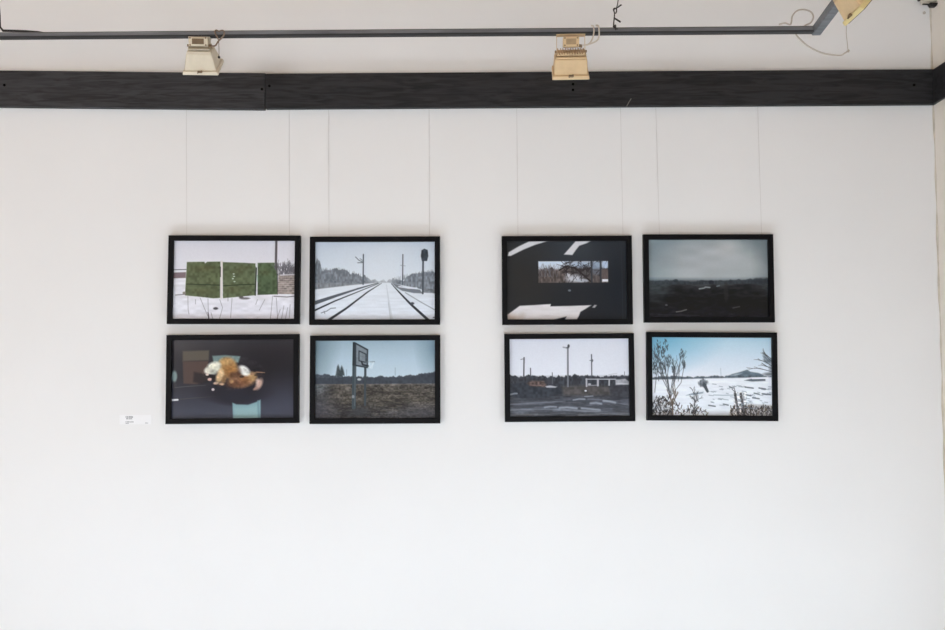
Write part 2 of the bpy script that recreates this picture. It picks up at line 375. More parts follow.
def pic_hatch():
    c = Canvas(75, 80, 815, 564, 3); c.grad([(80, (52, 54, 58)), (300, (47, 49, 52)), (564, (40, 42, 47))])
    c.blob(520, 130, 260, 110, (62, 67, 74), .7, .9); c.blob(180, 330, 150, 220, (52, 51, 50), .8, .8); c.blob(760, 380, 120, 260, (36, 40, 46), .7, .8)
    c.line([(780, 80), (784, 564)], 5, (52, 56, 62), .5)
    W = (204, 204, 208)
    c.poly([(85, 172), (90, 150), (150, 115), (215, 84), (338, 80), (250, 106), (180, 134), (102, 172)], W, 1, 3)
    c.poly([(428, 165), (455, 135), (500, 85), (600, 80), (570, 96), (522, 112), (500, 140), (480, 168)], W, 1, 3)
    c.poly([(80, 564), (80, 530), (115, 505), (155, 476), (240, 472), (345, 466), (342, 480), (470, 478), (592, 474), (560, 494), (525, 514), (515, 540), (500, 564), (430, 562), (440, 542), (400, 552), (345, 564)], (208, 205, 208), 1, 3, tex=.03, ts=(60, 12))
    c.blob(105, 552, 45, 22, (170, 150, 135), .6, .8); c.poly([(597, 488), (612, 472), (626, 474), (612, 490)], (160, 160, 162), 1, 3); c.blob(170, 535, 18, 18, (175, 165, 158), .5, .7)
    m = c.pmask([(271, 206), (697, 206), (697, 337), (271, 337)], 2)
    sub = Canvas(75, 80, 815, 564, 33); sub.grad([(206, (196, 210, 226)), (248, (190, 200, 214)), (262, (112, 98, 96)), (337, (104, 86, 82))])
    sub.ridge([(270, 258), (400, 250), (480, 240), (697, 236)], [(270, 340), (697, 340)], (90, 82, 80), 12, 20, 1, .3)
    sub.blob(540, 270, 90, 60, (70, 70, 74), .55, .6); sub.blob(490, 312, 48, 22, (196, 200, 210), .9, .5); sub.blob(450, 290, 14, 12, (200, 204, 212), .8); sub.blob(540, 325, 40, 10, (180, 186, 198), .8)
    sub.blob(530, 230, 60, 18, (170, 190, 215), .6); sub.blob(630, 250, 40, 40, (105, 115, 130), .6)
    for k in range(60):
        x = 410 + 280 * sub.rng.rand(); y = 210 + 120 * sub.rng.rand(); sub.twig(x, y, sub.rng.rand() * 360, 25 + 35 * sub.rng.rand(), 3.4, (48, 44, 46), 1, 50)
    for k in range(16): sub.twig(280 + 120 * sub.rng.rand(), 300, 60 + 60 * sub.rng.rand(), 50, 2.4, (105, 105, 112), 1, 30)
    sub.line([(400, 260), (440, 235), (500, 250), (590, 330)], 9, (50, 46, 46))
    for x, w in ((597, 10), (652, 12)): sub.line([(x, 206), (x, 337)], w, (58, 60, 66), .9)
    sub.poly([(604, 212), (646, 212), (646, 252), (604, 252)], (150, 168, 192), .6); sub.poly([(662, 210), (697, 210), (697, 250), (662, 250)], (165, 182, 206), .7)
    sub.poly([(660, 316), (697, 316), (697, 332), (660, 332)], (214, 216, 224)); sub.poly([(657, 255), (697, 255), (697, 312), (657, 312)], (98, 88, 86), .8)
    c.c = c.c * (1 - m[..., None]) + sub.c * m[..., None]
    c.blob(460, 384, 9, 6, (120, 126, 134), .8)
    return c

def pic_mist():
    c = Canvas(70, 68, 806, 556, 4); c.grad([(68, (132, 142, 147)), (180, (152, 160, 164)), (300, (158, 166, 169)), (318, (112, 122, 127)), (330, (50, 54, 58)), (360, (36, 37, 39)), (470, (28, 28, 29)), (556, (36, 36, 43))])
    c.blob(110, 190, 90, 170, (116, 134, 142), .6, .9); c.blob(560, 150, 170, 110, (172, 176, 178), .7, .9); c.blob(400, 220, 190, 90, (168, 172, 176), .6, .9)
    c.blob(740, 100, 90, 50, (98, 110, 113), .6, .9); c.blob(790, 200, 50, 130, (100, 110, 114), .75, .9); c.blob(690, 240, 110, 50, (160, 166, 168), .5, .8)
    c.blob(560, 120, 60, 40, (172, 174, 174), .6, .8)
    c.mottle(reg(c, 68, 310), .05, 130, 40); c.mottle(reg(c, 325, 556), .18, 50, 16); c.mottle(reg(c, 330, 556), .15, 22, 8)
    c.ridge([(70, 326), (160, 322), (300, 330), (420, 326), (560, 322), (680, 318), (806, 312)], [(70, 350), (806, 345)], (56, 61, 67), 5, 22, .8, .15)
    c.blob(240, 326, 14, 10, (44, 50, 55), .8); c.blob(455, 335, 16, 12, (40, 44, 50), .8); c.blob(770, 330, 60, 18, (48, 52, 57), .7, .7)
    c.line([(382, 376), (410, 372), (420, 366), (446, 368)], 8, (140, 146, 148), .85); c.line([(490, 360), (504, 356)], 9, (96, 104, 110), .9)
    c.line([(240, 518), (270, 514), (302, 504)], 7, (110, 110, 110), .8); c.line([(585, 494), (625, 486)], 8, (70, 70, 72), .8); c.blob(180, 476, 8, 6, (78, 78, 84)); c.line([(130, 535), (380, 540)], 5, (56, 56, 64), .6); c.blob(545, 400, 14, 60, (46, 48, 48), .6)
    return c

def pic_puppies():
    c = Canvas(72, 70, 822, 558, 5); c.grad([(70, (62, 60, 64)), (150, (52, 50, 54)), (300, (46, 45, 50)), (430, (56, 57, 67)), (558, (70, 73, 86))])
    c.blob(640, 240, 190, 130, (38, 36, 40), .8, .8); c.blob(130, 100, 90, 50, (74, 70, 72), .5, .8); c.blob(780, 480, 120, 120, (68, 70, 84), .6, .9)  # bluish lift low and at right paints the room's reflection into the print
    c.poly([(140, 142), (300, 138), (298, 198), (140, 203)], (92, 86, 76), .85, 5); c.poly([(140, 205), (296, 202), (292, 320), (230, 345), (146, 340)], (82, 66, 62), .9, 5)
    c.blob(90, 296, 17, 34, (128, 146, 146), .9); c.blob(86, 350, 18, 20, (62, 60, 66), .6)
    c.poly([(320, 172), (400, 168), (490, 176), (478, 214), (420, 220), (330, 222)], (108, 128, 128), 1, 5)
    c.poly([(210, 270), (290, 285), (300, 335), (250, 345), (205, 330)], (40, 37, 40), .8, 8); c.line([(95, 364), (190, 356), (280, 352)], 4, (88, 86, 90), .7); c.line([(120, 436), (190, 430), (340, 420)], 4, (82, 78, 78), .6)
    c.blob(450, 390, 190, 62, (40, 39, 46), .9, .4); c.blob(470, 430, 120, 42, (42, 42, 50), .9, .35)
    c.blob(500, 322, 84, 44, (140, 106, 80), 1, .2, -5); c.blob(470, 345, 60, 24, (92, 62, 48), .8, .5); c.blob(560, 300, 32, 28, (176, 142, 98), .9, .3); c.blob(520, 318, 30, 22, (132, 90, 58), .7, .5)
    c.blob(512, 264, 42, 27, (206, 206, 202), 1, .25, 30); c.blob(500, 300, 14, 8, (40, 34, 34), .8); c.blob(480, 275, 16, 34, (70, 48, 36), .7, .5)
    c.blob(412, 244, 58, 62, (160, 124, 82), 1, .2); c.blob(430, 262, 36, 34, (140, 98, 56), .8, .5); c.blob(400, 205, 32, 18, (196, 158, 106), .8, .5); c.blob(450, 290, 30, 18, (72, 50, 40), .8, .5)
    c.blob(328, 246, 46, 34, (206, 206, 190), 1, .25, -25); c.blob(300, 262, 28, 22, (210, 206, 192), 1, .3); c.blob(345, 225, 26, 16, (216, 214, 200), .8, .4); c.blob(330, 270, 22, 14, (150, 150, 140), .7, .5)
    c.blob(318, 298, 34, 12, (34, 30, 32), .95, .3, 10); c.blob(290, 286, 10, 7, (190, 174, 162)); c.blob(306, 316, 13, 9, (192, 158, 148)); c.blob(330, 318, 14, 10, (40, 34, 34), .9)
    c.blob(366, 300, 21, 40, (192, 162, 124), 1, .35, 14); c.blob(392, 314, 14, 30, (150, 116, 82), .9, .4, 12); c.blob(376, 280, 16, 22, (202, 176, 138), .7, .5)
    c.blob(343, 339, 15, 8, (204, 174, 152), 1, .35, -8); c.blob(378, 345, 15, 8, (190, 156, 130), 1, .35); c.blob(360, 353, 18, 5, (56, 44, 42), .7)
    c.line([(560, 286), (590, 274), (640, 277)], 12, (150, 118, 96), .9, 4); c.line([(580, 292), (622, 292)], 8, (52, 45, 45), .8)
    c.blob(606, 346, 18, 34, (182, 152, 140), 1, .4, 24); c.blob(596, 330, 11, 18, (214, 190, 176), .7, .5); c.blob(584, 374, 16, 8, (160, 128, 116), .9, .4, -30)
    c.blob(440, 330, 12, 10, (190, 150, 104), .7, .5); c.blob(326, 378, 9, 8, (190, 178, 184))
    c.poly([(445, 460), (470, 470), (540, 473), (590, 456), (615, 442), (616, 558), (450, 558)], (124, 154, 160), 1, 4); c.poly([(455, 490), (600, 480), (600, 558), (455, 558)], (140, 168, 172), .6, 14); c.line([(600, 450), (606, 558)], 12, (100, 128, 136), .6)
    k = (np.hypot((c.X - 450) / 190, (c.Y - 280) / 105) < 1).astype(float); c.mottle(k, .11, 11, 9); c.mottle(k, .12, 30, 24)
    c.line([(72, 440), (112, 439)], 11, (222, 224, 230))
    return c

def pic_hoop():
    c = Canvas(75, 78, 815, 562, 6); c.grad([(78, (150, 170, 184)), (200, (168, 188, 202)), (310, (180, 196, 208)), (345, (82, 78, 74)), (450, (68, 64, 59)), (562, (60, 59, 63))])
    c.blob(90, 130, 80, 150, (100, 120, 130), .75, .9, 10); c.blob(80, 300, 60, 120, (120, 140, 150), .5, .9); c.blob(810, 120, 70, 130, (104, 128, 142), .75, .9)
    c.ridge([(75, 288), (160, 294), (220, 298), (330, 300), (420, 306), (490, 300), (560, 308), (620, 298), (690, 292), (740, 284), (815, 272)], [(75, 348), (815, 350)], (70, 77, 86), 6, 20, 1, .15)
    c.blob(140, 320, 70, 14, (96, 104, 112), .5, .6); c.blob(560, 322, 60, 8, (120, 128, 132), .5, .6); c.ridge([(640, 305), (700, 296), (815, 282)], [(640, 346), (815, 346)], (56, 61, 70), 6, 16, .8, .1)
    for x, y, h_ in ((218, 228, 70), (240, 234, 62), (228, 262, 40)):
        c.poly([(x, y), (x + 6, y + 14), (x + 12, y + h_ * .5), (x + 18, y + h_), (x - 16, y + h_), (x - 10, y + h_ * .5), (x - 6, y + 12)], (60, 68, 72), .95, 4, tex=.2, ts=(8, 8))
    m = reg(c, 346, 562); c.mottle(m, .25, 34, 11); c.mottle(m, .3, 9, 6); c.mottle(m, .2, 90, 40)
    for k in range(150):
        x = 80 + 730 * c.rng.rand(); y = 355 + 205 * c.rng.rand() ** .8; c.line([(x, y), (x + 20 + 20 * c.rng.rand(), y + 4 * (c.rng.rand() - .5))], 4, (104, 97, 80) if c.rng.rand() < .4 else (44, 43, 42), .4)
    c.blob(100, 500, 90, 110, (70, 70, 80), .55, .8); c.blob(740, 540, 120, 50, (66, 66, 74), .5, .8); c.line([(75, 352), (815, 350)], 6, (112, 106, 98), .5)
    c.blob(345, 520, 60, 30, (56, 58, 62), .8, .6)
    c.line([(317, 230), (314, 490)], 24, (60, 70, 76)); c.line([(322, 240), (320, 480)], 5, (96, 106, 112), .7)
    c.line([(384, 240), (383, 475)], 14, (58, 66, 72))
    c.poly([(314, 90), (322, 92), (402, 136), (400, 252), (330, 240), (308, 232)], (52, 58, 64)); c.poly([(328, 106), (393, 142), (392, 242), (328, 230)], (118, 128, 136), tex=.06)
    c.line([(345, 145), (388, 166), (388, 216), (345, 206), (345, 145)], 7, (56, 62, 68)); c.line([(330, 170), (392, 188)], 3, (96, 104, 112), .7)
    c.line([(312, 96), (310, 230)], 11, (44, 50, 55)); c.line([(362, 214), (368, 230), (402, 238)], 10, (46, 50, 56)); c.line([(385, 214), (440, 212)], 5, (92, 102, 110))
    c.poly([(402, 208), (440, 212), (426, 256), (404, 250)], (190, 205, 214), .45); c.line([(408, 212), (414, 252), (436, 214), (424, 254)], 3, (214, 222, 228), .7)
    c.blob(347, 320, 12, 7, (176, 184, 190), .9); c.line([(567, 250), (567, 296)], 4, (120, 140, 155), .8); c.blob(310, 425, 8, 10, (150, 155, 158), .7); c.line([(270, 260), (270, 300)], 4, (110, 126, 138), .7)
    return c

def pic_yard():
    c = Canvas(78, 66, 817, 549, 7); c.grad([(66, (204, 208, 219)), (290, (212, 216, 226)), (345, (68, 70, 78)), (400, (57, 59, 66)), (470, (72, 75, 84)), (549, (84, 89, 99))])
    c.ridge([(78, 292), (160, 298), (230, 294), (300, 304), (400, 300), (470, 292), (560, 298), (640, 302), (740, 300), (817, 298)], [(78, 372), (817, 372)], (56, 59, 66), 7, 16, 1, .2)
    m = reg(c, 360, 549); c.mottle(m, .22, 60, 9); c.mottle(m, .12, 16, 6)
    c.poly([(80, 345), (190, 335), (300, 365), (400, 372), (398, 410), (300, 432), (150, 436), (80, 420)], (48, 53, 61), .9, 6, tex=.2)
    c.poly([(400, 362), (540, 355), (690, 362), (700, 415), (560, 420), (410, 414)], (80, 76, 75), .8, 10, tex=.2); c.poly([(690, 362), (817, 360), (817, 430), (700, 420)], (58, 59, 66), .8, 6, tex=.15)
    c.poly([(185, 342), (215, 326), (290, 328), (306, 352), (300, 366), (205, 358)], (92, 76, 72), .9, 6, tex=.35, ts=(12, 8)); c.poly([(300, 360), (330, 356), (372, 364), (360, 370), (308, 369)], (186, 188, 196), .9, 3)
    c.line([(205, 352), (290, 358)], 4, (136, 112, 106), .6); c.blob(330, 335, 26, 16, (62, 62, 70), .8)
    c.line([(171, 185), (168, 300)], 9, (84, 88, 96)); c.line([(150, 196), (172, 190)], 4, (104, 108, 116)); c.line([(210, 250), (210, 296)], 7, (92, 96, 104)); c.line([(343, 278), (343, 345)], 5, (82, 86, 94))
    c.line([(440, 122), (438, 362)], 11, (104, 108, 116)); c.line([(436, 130), (434, 300)], 3, (160, 164, 172), .7); c.blob(445, 114, 7, 10, (60, 62, 70)); c.line([(412, 122), (432, 126)], 9, (150, 154, 162)); c.line([(432, 126), (446, 126)], 5, (70, 72, 80))
    c.line([(585, 168), (585, 300)], 7, (78, 82, 90)); c.blob(588, 205, 6, 10, (92, 96, 104)); c.line([(574, 205), (594, 203)], 4, (86, 90, 98)); c.line([(786, 275), (786, 300)], 4, (120, 124, 132)); c.line([(688, 292), (740, 284)], 3, (150, 154, 162), .6)
    L = (164, 166, 174)
    c.line([(548, 319), (730, 320)], 6, L); c.line([(552, 318), (552, 362)], 10, L); c.line([(622, 322), (621, 358)], 12, L); c.line([(692, 322), (690, 356)], 9, L); c.line([(560, 358), (615, 356)], 5, (150, 152, 160), .8); c.blob(570, 350, 10, 6, L)
    c.poly([(728, 322), (790, 318), (814, 336), (812, 354), (730, 356)], (158, 160, 168), .95, 3, tex=.12, ts=(10, 8)); c.line([(735, 345), (805, 350)], 5, (196, 198, 206), .8)
    c.blob(546, 390, 7, 5, (210, 214, 222)); c.line([(85, 410), (110, 404), (125, 404)], 10, (128, 134, 144), .8)
    for p, w, a in (([(385, 493), (430, 490), (490, 497)], 12, .8), ([(470, 446), (505, 440), (540, 441)], 9, .75), ([(575, 466), (610, 464), (640, 470)], 12, .75), ([(655, 452), (690, 455), (725, 464)], 12, .8), ([(520, 496), (570, 500), (632, 508)], 11, .75),
                    ([(295, 490), (330, 484), (365, 488)], 11, .65), ([(80, 470), (250, 462), (420, 452)], 8, .3), ([(80, 505), (260, 500), (420, 505), (640, 520), (815, 530)], 10, .35), ([(540, 425), (590, 422)], 7, .6), ([(500, 540), (640, 530), (815, 540)], 10, .4), ([(560, 440), (640, 445), (815, 480)], 8, .3), ([(90, 535), (250, 530)], 9, .35)):
        c.line(p, w * 1.4, (150, 158, 170), a * .5); c.line(p, w * .6, (172, 179, 190), a * .6)
    for p in ([(80, 488), (300, 476), (520, 482), (817, 500)], [(200, 525), (420, 520), (600, 526), (817, 515)], [(80, 450), (300, 448), (560, 455)]): c.line(p, 9, (58, 61, 69), .45)
    return c

def pic_snowfield():
    c = Canvas(78, 56, 823, 544, 8); c.grad([(56, (168, 199, 216)), (180, (196, 212, 226)), (300, (216, 222, 232)), (320, (222, 227, 235)), (544, (218, 225, 234))])
    k = np.clip(1 - np.hypot((c.X - 90) / 460, (c.Y - 50) / 260), 0, 1) * 1.1; c.mix(np.clip(k, 0, .95), (112, 168, 194))
    c.poly([(540, 300), (580, 284), (620, 274), (655, 262), (668, 258), (690, 270), (740, 278), (770, 290), (770, 303), (540, 306)], (98, 112, 124), 1, 3, tex=.1); c.poly([(560, 298), (600, 282), (640, 278), (600, 298)], (190, 200, 210), .6, 4)
    c.ridge([(78, 306), (200, 300), (330, 304), (430, 300), (540, 298), (700, 296), (823, 300)], [(78, 322), (250, 318), (420, 312), (600, 308), (823, 302)], (84, 94, 104), 4, 14, 1, .2)
    c.line([(506, 250), (508, 298)], 5, (170, 182, 194), .7)
    c.mottle(reg(c, 325, 544), .035, 50, 10)
    c.poly([(650, 324), (700, 312), (780, 314), (780, 326), (700, 330)], (76, 86, 96), .9, 3); c.poly([(690, 306), (800, 302), (800, 312), (700, 316)], (228, 232, 238), .9, 3)
    c.poly([(292, 418), (330, 404), (400, 395), (395, 404), (340, 414)], (120, 136, 150), .9, 4); c.line([(462, 414), (520, 416), (590, 414)], 6, (150, 164, 176), .8); c.line([(435, 392), (480, 392)], 4, (170, 180, 190), .7)
    c.blob(398, 340, 28, 25, (104, 110, 118), 1, .3); c.mottle(((np.hypot(c.X - 398, c.Y - 340)) < 32).astype(float), .3, 8, 8)
    c.line([(404, 350), (414, 372), (424, 392)], 22, (74, 80, 88), 1, 16)
    D = (70, 73, 78)
    for x, y, a, l in ((195, 440, 96, 150), (192, 400, 110, 110), (186, 380, 100, 130), (196, 400, 80, 120), (200, 430, 78, 130), (180, 330, 104, 120), (150, 300, 100, 120), (125, 330, 96, 110), (215, 330, 82, 90), (245, 330, 84, 100), (100, 400, 84, 130)):
        c.twig(x, y, a, l, 3.6, D, 2, 26)
    c.line([(195, 445), (190, 380), (172, 300), (160, 200)], 5, D, .9, 3); c.line([(195, 445), (202, 370), (235, 290), (268, 170)], 4.5, D, .9, 3); c.line([(190, 400), (140, 300), (118, 170)], 4.5, D, .9, 3); c.line([(200, 420), (262, 340), (286, 215)], 3.5, D, .8)
    for x, y, rx, ry in ((125, 125, 16, 42), (168, 118, 15, 40), (185, 205, 16, 44), (118, 205, 18, 50), (266, 172, 14, 34), (150, 165, 12, 40), (215, 250, 12, 34), (280, 235, 8, 30), (98, 260, 14, 40), (145, 260, 18, 40)):
        for q in range(22):
            an = c.rng.rand() * 6.3; rr = c.rng.rand() ** .5; X = x + rx * rr * math.cos(an); Y = y + ry * rr * math.sin(an); c.line([(X, Y), (X + 8 * (c.rng.rand() - .5), Y - 10)], 4.5, (66, 74, 80), .75)
    for x, y, a, l in ((823, 210, 132, 60), (823, 235, 148, 60), (823, 270, 165, 80), (823, 195, 140, 45), (823, 250, 160, 50)): c.twig(x, y, a, l, 3.6, D, 2, 20)
    c.blob(802, 202, 24, 16, (74, 84, 92), .75, .6); c.blob(780, 180, 16, 8, (78, 88, 96), .7, .6, 40); c.blob(800, 285, 30, 10, (84, 90, 96), .75, .6); c.blob(815, 250, 12, 30, (90, 98, 104), .5, .6)
    c.poly([(78, 424), (110, 430), (150, 450), (195, 470), (200, 544), (78, 544)], (120, 122, 126), .35, 14); c.poly([(560, 520), (600, 490), (680, 470), (823, 478), (823, 544), (560, 544)], (110, 104, 100), .55, 8)
    for q in range(470):
        x = 80 + 125 * c.rng.rand() if q % 2 else 190 + 230 * c.rng.rand(); y = 425 + 118 * c.rng.rand() ** .7
        if q % 2 == 0 and (y < 470 + 40 * math.sin(x * .05) or q % 6 == 0) and not 325 < x < 360: continue
        c.line([(x, y), (x + 26 * (c.rng.rand() - .5), y - 4 - 16 * c.rng.rand())], 5, [(44, 44, 48), (72, 64, 58), (58, 58, 62), (196, 198, 202)][c.rng.randint(4)], .85)
    for q in range(380):
        x = 565 + 256 * c.rng.rand(); y = 485 + 58 * c.rng.rand(); c.line([(x, y), (x + 16 * (c.rng.rand() - .5), y - 18 * c.rng.rand())], 5, [(52, 50, 52), (92, 82, 72), (70, 68, 70), (196, 196, 200)][c.rng.randint(4)], .85)
    for x in (592, 628): c.line([(x, 405), (x + 22, 540)], 15, (70, 68, 70), .85); c.mottle(((c.X > x - 8) & (c.X < x + 36) & (c.Y > 395)).astype(float), .4, 9, 9)
    c.twig(600, 430, 100, 40, 6, (66, 66, 70), 1, 40); c.twig(345, 500, 90, 60, 6, D, 3, 40); c.twig(340, 480, 70, 50, 5, D, 2, 40); c.twig(210, 540, 92, 100, 8, (92, 80, 70), 2, 30)
    for q in range(60):
        x = 420 + 400 * c.rng.rand(); y = 345 + 150 * c.rng.rand(); l = 8 + 20 * c.rng.rand(); c.line([(x, y), (x + l, y + 3)], 5, (136, 148, 160), .7)
    for x, y, l in ((655, 365, 50), (660, 412, 30), (710, 402, 30), (740, 370, 40), (430, 478, 40), (520, 470, 30), (700, 430, 40), (760, 405, 50), (560, 365, 20)): c.line([(x, y), (x + l, y + 6)], 8, (84, 94, 104), .85)
    return c

def print_mesh(cv, w, h, m, root, y):
    """flat sheet, one vertex per painted dot"""
    nx, ny = cv.w, cv.h
    xs = (np.arange(nx) / (nx - 1) - .5) * w; zs = (.5 - np.arange(ny) / (ny - 1)) * h
    co = np.zeros((ny, nx, 3), np.float32); co[..., 0] = xs[None]; co[..., 2] = zs[:, None]; co[..., 1] = y
    idx = np.arange(nx * ny).reshape(ny, nx); f = np.stack([idx[:-1, :-1], idx[1:, :-1], idx[1:, 1:], idx[:-1, 1:]], -1).reshape(-1, 4).astype(np.int32)
    me = bpy.data.meshes.new('photo_print'); me.vertices.add(nx * ny); me.vertices.foreach_set('co', co.ravel())
    me.loops.add(f.size); me.loops.foreach_set('vertex_index', f.ravel()); me.polygons.add(len(f)); me.polygons.foreach_set('loop_start', np.arange(0, f.size, 4, dtype=np.int32))
    me.update(calc_edges=True); me.validate()
    cv.mottle(np.ones(cv.X.shape), .009, 6, 6)
    c = np.clip(cv.c / 255, 0, 1); lin = np.where(c <= .04045, c / 12.92, ((c + .055) / 1.055) ** 2.4)
    lin = np.clip(lin * PRINT_GAIN - PRINT_BLACK, 0.001, .95)
    at = me.color_attributes.new('ink', 'FLOAT_COLOR', 'POINT'); a = np.ones((nx * ny, 4), np.float32); a[:, :3] = lin.reshape(-1, 3); at.data.foreach_set('color', a.ravel())
    o = bpy.data.objects.new('photo_print', me); me.materials.append(m); COL.objects.link(o); o.parent = root
    return o
PRINT_GAIN, PRINT_BLACK = 1.14, 0.015
pm = bpy.data.materials.new('photo_ink'); pm.use_nodes = True
va = pm.node_tree.nodes.new('ShaderNodeVertexColor'); va.layer_name = 'ink'
pb = pm.node_tree.nodes['Principled BSDF']; pm.node_tree.links.new(va.outputs['Color'], pb.inputs['Base Color'])
pb.inputs['Roughness'].default_value = 0.32; pb.inputs['Specular IOR Level'].default_value = 0.28

FD = 0.026       # frame depth
FRAMES = [
 ([(168.1, 234.5), (299.7, 236.1), (299.4, 324.3), (166.8, 323.5)], pic_gate, 'black framed photo of a green metal gate in snow, upper left of the left four'),
 ([(309.5, 236.4), (439.9, 236.4), (439.9, 324.6), (309.3, 324.6)], pic_rails, 'black framed photo of snowy railway tracks running to a misty horizon'),
 ([(501.8, 236.1), (632.1, 235.3), (632.9, 323.8), (502.3, 325.1)], pic_hatch, 'black framed photo of a dark wall with a narrow window and white light patches'),
 ([(643.7, 234.5), (773.6, 233.8), (774.9, 321.9), (644.5, 322.7)], pic_mist, 'black framed photo of a dark plain under a grey cloudy sky'),
 ([(165.7, 334.5), (298.7, 334.5), (298.4, 423.5), (165.8, 423.8)], pic_puppies, 'black framed photo of brown and white puppies sleeping on a stool in the dark'),
 ([(309.5, 335.4), (440.2, 335.1), (440.1, 423.8), (309.8, 423.8)], pic_hoop, 'black framed photo of a basketball hoop standing in a brown field'),
 ([(504.3, 334.1), (634.6, 332.9), (634.9, 420.6), (505.1, 422.7)], pic_yard, 'black framed photo of a muddy yard with lamp posts under a pale sky'),
 ([(647.1, 332.5), (777.9, 331.9), (777.9, 420.6), (647.3, 421.1)], pic_snowfield, 'black framed photo of a snowy field with bare bushes and a distant hill'),
]
FT = {}
tops = []
for k, (cs, painter, label) in enumerate(FRAMES):
    a, b, c, e = [P(*q, FD) for q in cs]
    mid = (a + b + c + e) / 4; w = ((b - a).length + (c - e).length) / 2; h = ((a - e).length + (b - c).length) / 2
    xd = (b - a) + (c - e); zd = (a - e) + (b - c)
    ang = (math.atan2(xd.z, xd.x) + math.atan2(-zd.x, zd.z)) / 2
    root = empty('picture_frame', (mid.x, 0, mid.z), label, 'framed photo', 'eight framed photographs on the white wall', (0, -ang, 0))
    t = 0.0198; bm = bmesh.new()
    # mitred moulding: profile swept round the rectangle (outer back, outer front, front inner, lip)
    prof = [(0, -0.001), (0, -FD + .0015), (.0015, -FD), (t - .001, -FD), (t, -FD + .001), (t, -0.012), (t - .004, -.012), (t - .004, -.001)]
    rings = []
    for sx, sz in ((-1, -1), (1, -1), (1, 1), (-1, 1)):
        rings.append([bm.verts.new((sx * (w / 2 - i), y, sz * (h / 2 - i))) for i, y in prof])
    for i in range(4):
        for j in range(len(prof)):
            bm.faces.new((rings[i][j], rings[(i + 1) % 4][j], rings[(i + 1) % 4][(j + 1) % len(prof)], rings[i][(j + 1) % len(prof)]))
    link('moulding', bm, M['frame'], root)
    print_mesh(painter(), w - 2 * t + .004, h - 2 * t + .004, pm, root, -0.0135)
    bm = bmesh.new(); add_box(bm, (0, -.0085, 0), (w - 2 * t + .006, .006, h - 2 * t + .006)); link('backing', bm, M['backing'], root)
    tops.append((mid, w, h, ang))

# fine hanging lines from behind the board down to the upper frames
ORD = [('gate photo', 0, 'left', 186, 186.8), ('gate photo', 0, 'right', 289, 289.4), ('railway photo', 1, 'left', 328.4, 329), ('railway photo', 1, 'right', 429, 429.6),
       ('dark narrow window photo', 2, 'left', 516.6, 518), ('dark narrow window photo', 2, 'right', 620.4, 623), ('cloudy plain photo', 3, 'left', 655.6, 659.4), ('cloudy plain photo', 3, 'right', 757.6, 761.6)]
for what, fi, side, u0, u1 in ORD:
    mid, w, h, ang = tops[fi]
    top = P(u0, 109, 0.0016); bot = P(u1, 236, 0.004)
    bot.z = mid.z + math.cos(ang) * (h / 2) + (bot.x - mid.x) * math.tan(ang) + 0.0008
    top.z += 0.06; o = Vector((bot.x, bot.y, bot.z)); bm = bmesh.new(); add_tube(bm, local([top, bot], o), 0.00055, 6)
    ob = link('hanging_line', bm, M['nylon']); ob.location = o
    tag(ob, 'fine %s hanging line between the black board and the %s' % (side, what), 'hanging line', 'fine lines holding the upper photos')

# ------------------------------------------------------------------ caption sheet left of the pictures
a, b = P(119.8, 414.8, 0), P(151.4, 424.2, 0)
root = empty('caption_sheet', ((a.x + b.x) / 2, 0, (a.z + b.z) / 2), 'small white caption sheet with two short lines of print left of the puppy photo', 'caption')
bm = bmesh.new(); add_box(bm, (0, -.0008, 0), (b.x - a.x, .0012, a.z - b.z)); link('sheet', bm, M['paper'], root)
rng = random.Random(5)
def text_line(u0, u1, v, hpx):
    bm = bmesh.new(); p = P(u0, v, .0016) - root.location; q = P(u1, v, .0016) - root.location; x = p.x
    while x < q.x:
        ww = rng.uniform(.0018, .0036); hh = hpx / 262 * rng.uniform(.75, 1.1); add_box(bm, (x + ww / 2, -.0016, p.z + (hh - hpx / 262) / 2), (ww, .0004, hh)); x += ww + rng.choice((.0009, .0009, .0022))
    link('text_line', bm, M['ink'], root)
text_line(125.6, 132.6, 417.0, 1.3); text_line(126.4, 131.8, 418.7, 1.1); text_line(125.6, 133, 421.9, .8); text_line(125.6, 128.4, 423.2, .8); text_line(145.2, 148, 423, .7)

# ------------------------------------------------------------------ lighting rail
def DR(u): return 0.27 + (0.52 - 0.27) * u / 812.0
A0, A1 = P(-20, 36.0, DR(-20)), P(813.5, 29.6, DR(813.5))
S = 0.0225
def square_tube(bm, p0, p1, s, cut0=0.0, cut1=0.0, bev=.003):
    d = (p1 - p0); L = d.length; d.normalize(); up = Vector((0, 0, 1)); side = d.cross(up).normalized(); up = side.cross(d)
    n = 12; pr = []
    b = bev; h = s / 2
    for sx, sz in ((1, 1), (-1, 1), (-1, -1), (1, -1)):
        c1, c2 = (sx * (h - b), sz * h), (sx * h, sz * (h - b))
        pr += [c1, c2] if (sx * sz) < 0 else [c2, c1]
    ra = [bm.verts.new(p0 + side * x + up * z + d * (cut0 * x)) for x, z in pr]; rb_ = [bm.verts.new(p1 + side * x + up * z + d * (cut1 * x)) for x, z in pr]
    for i in range(len(pr)): bm.faces.new((ra[i], ra[(i + 1) % len(pr)], rb_[(i + 1) % len(pr)], rb_[i]))
    bm.faces.new(ra); bm.faces.new(rb_)
root = empty('lighting_rail', A1, 'grey steel lighting rail hung in front of the wall, turning towards the viewer at right', 'rail')
dirA = (A1 - A0).normalized(); far = A0 - dirA * 1.6
bm = bmesh.new(); square_tube(bm, far - A1, Vector((0, 0, 0)), S, 0, 0, .007); link('tube', bm, M['rail'], root)
yaw = math.atan2(0.105, 1.0)
dB = Vector((-0.10, -1.0, 0.0)).normalized()
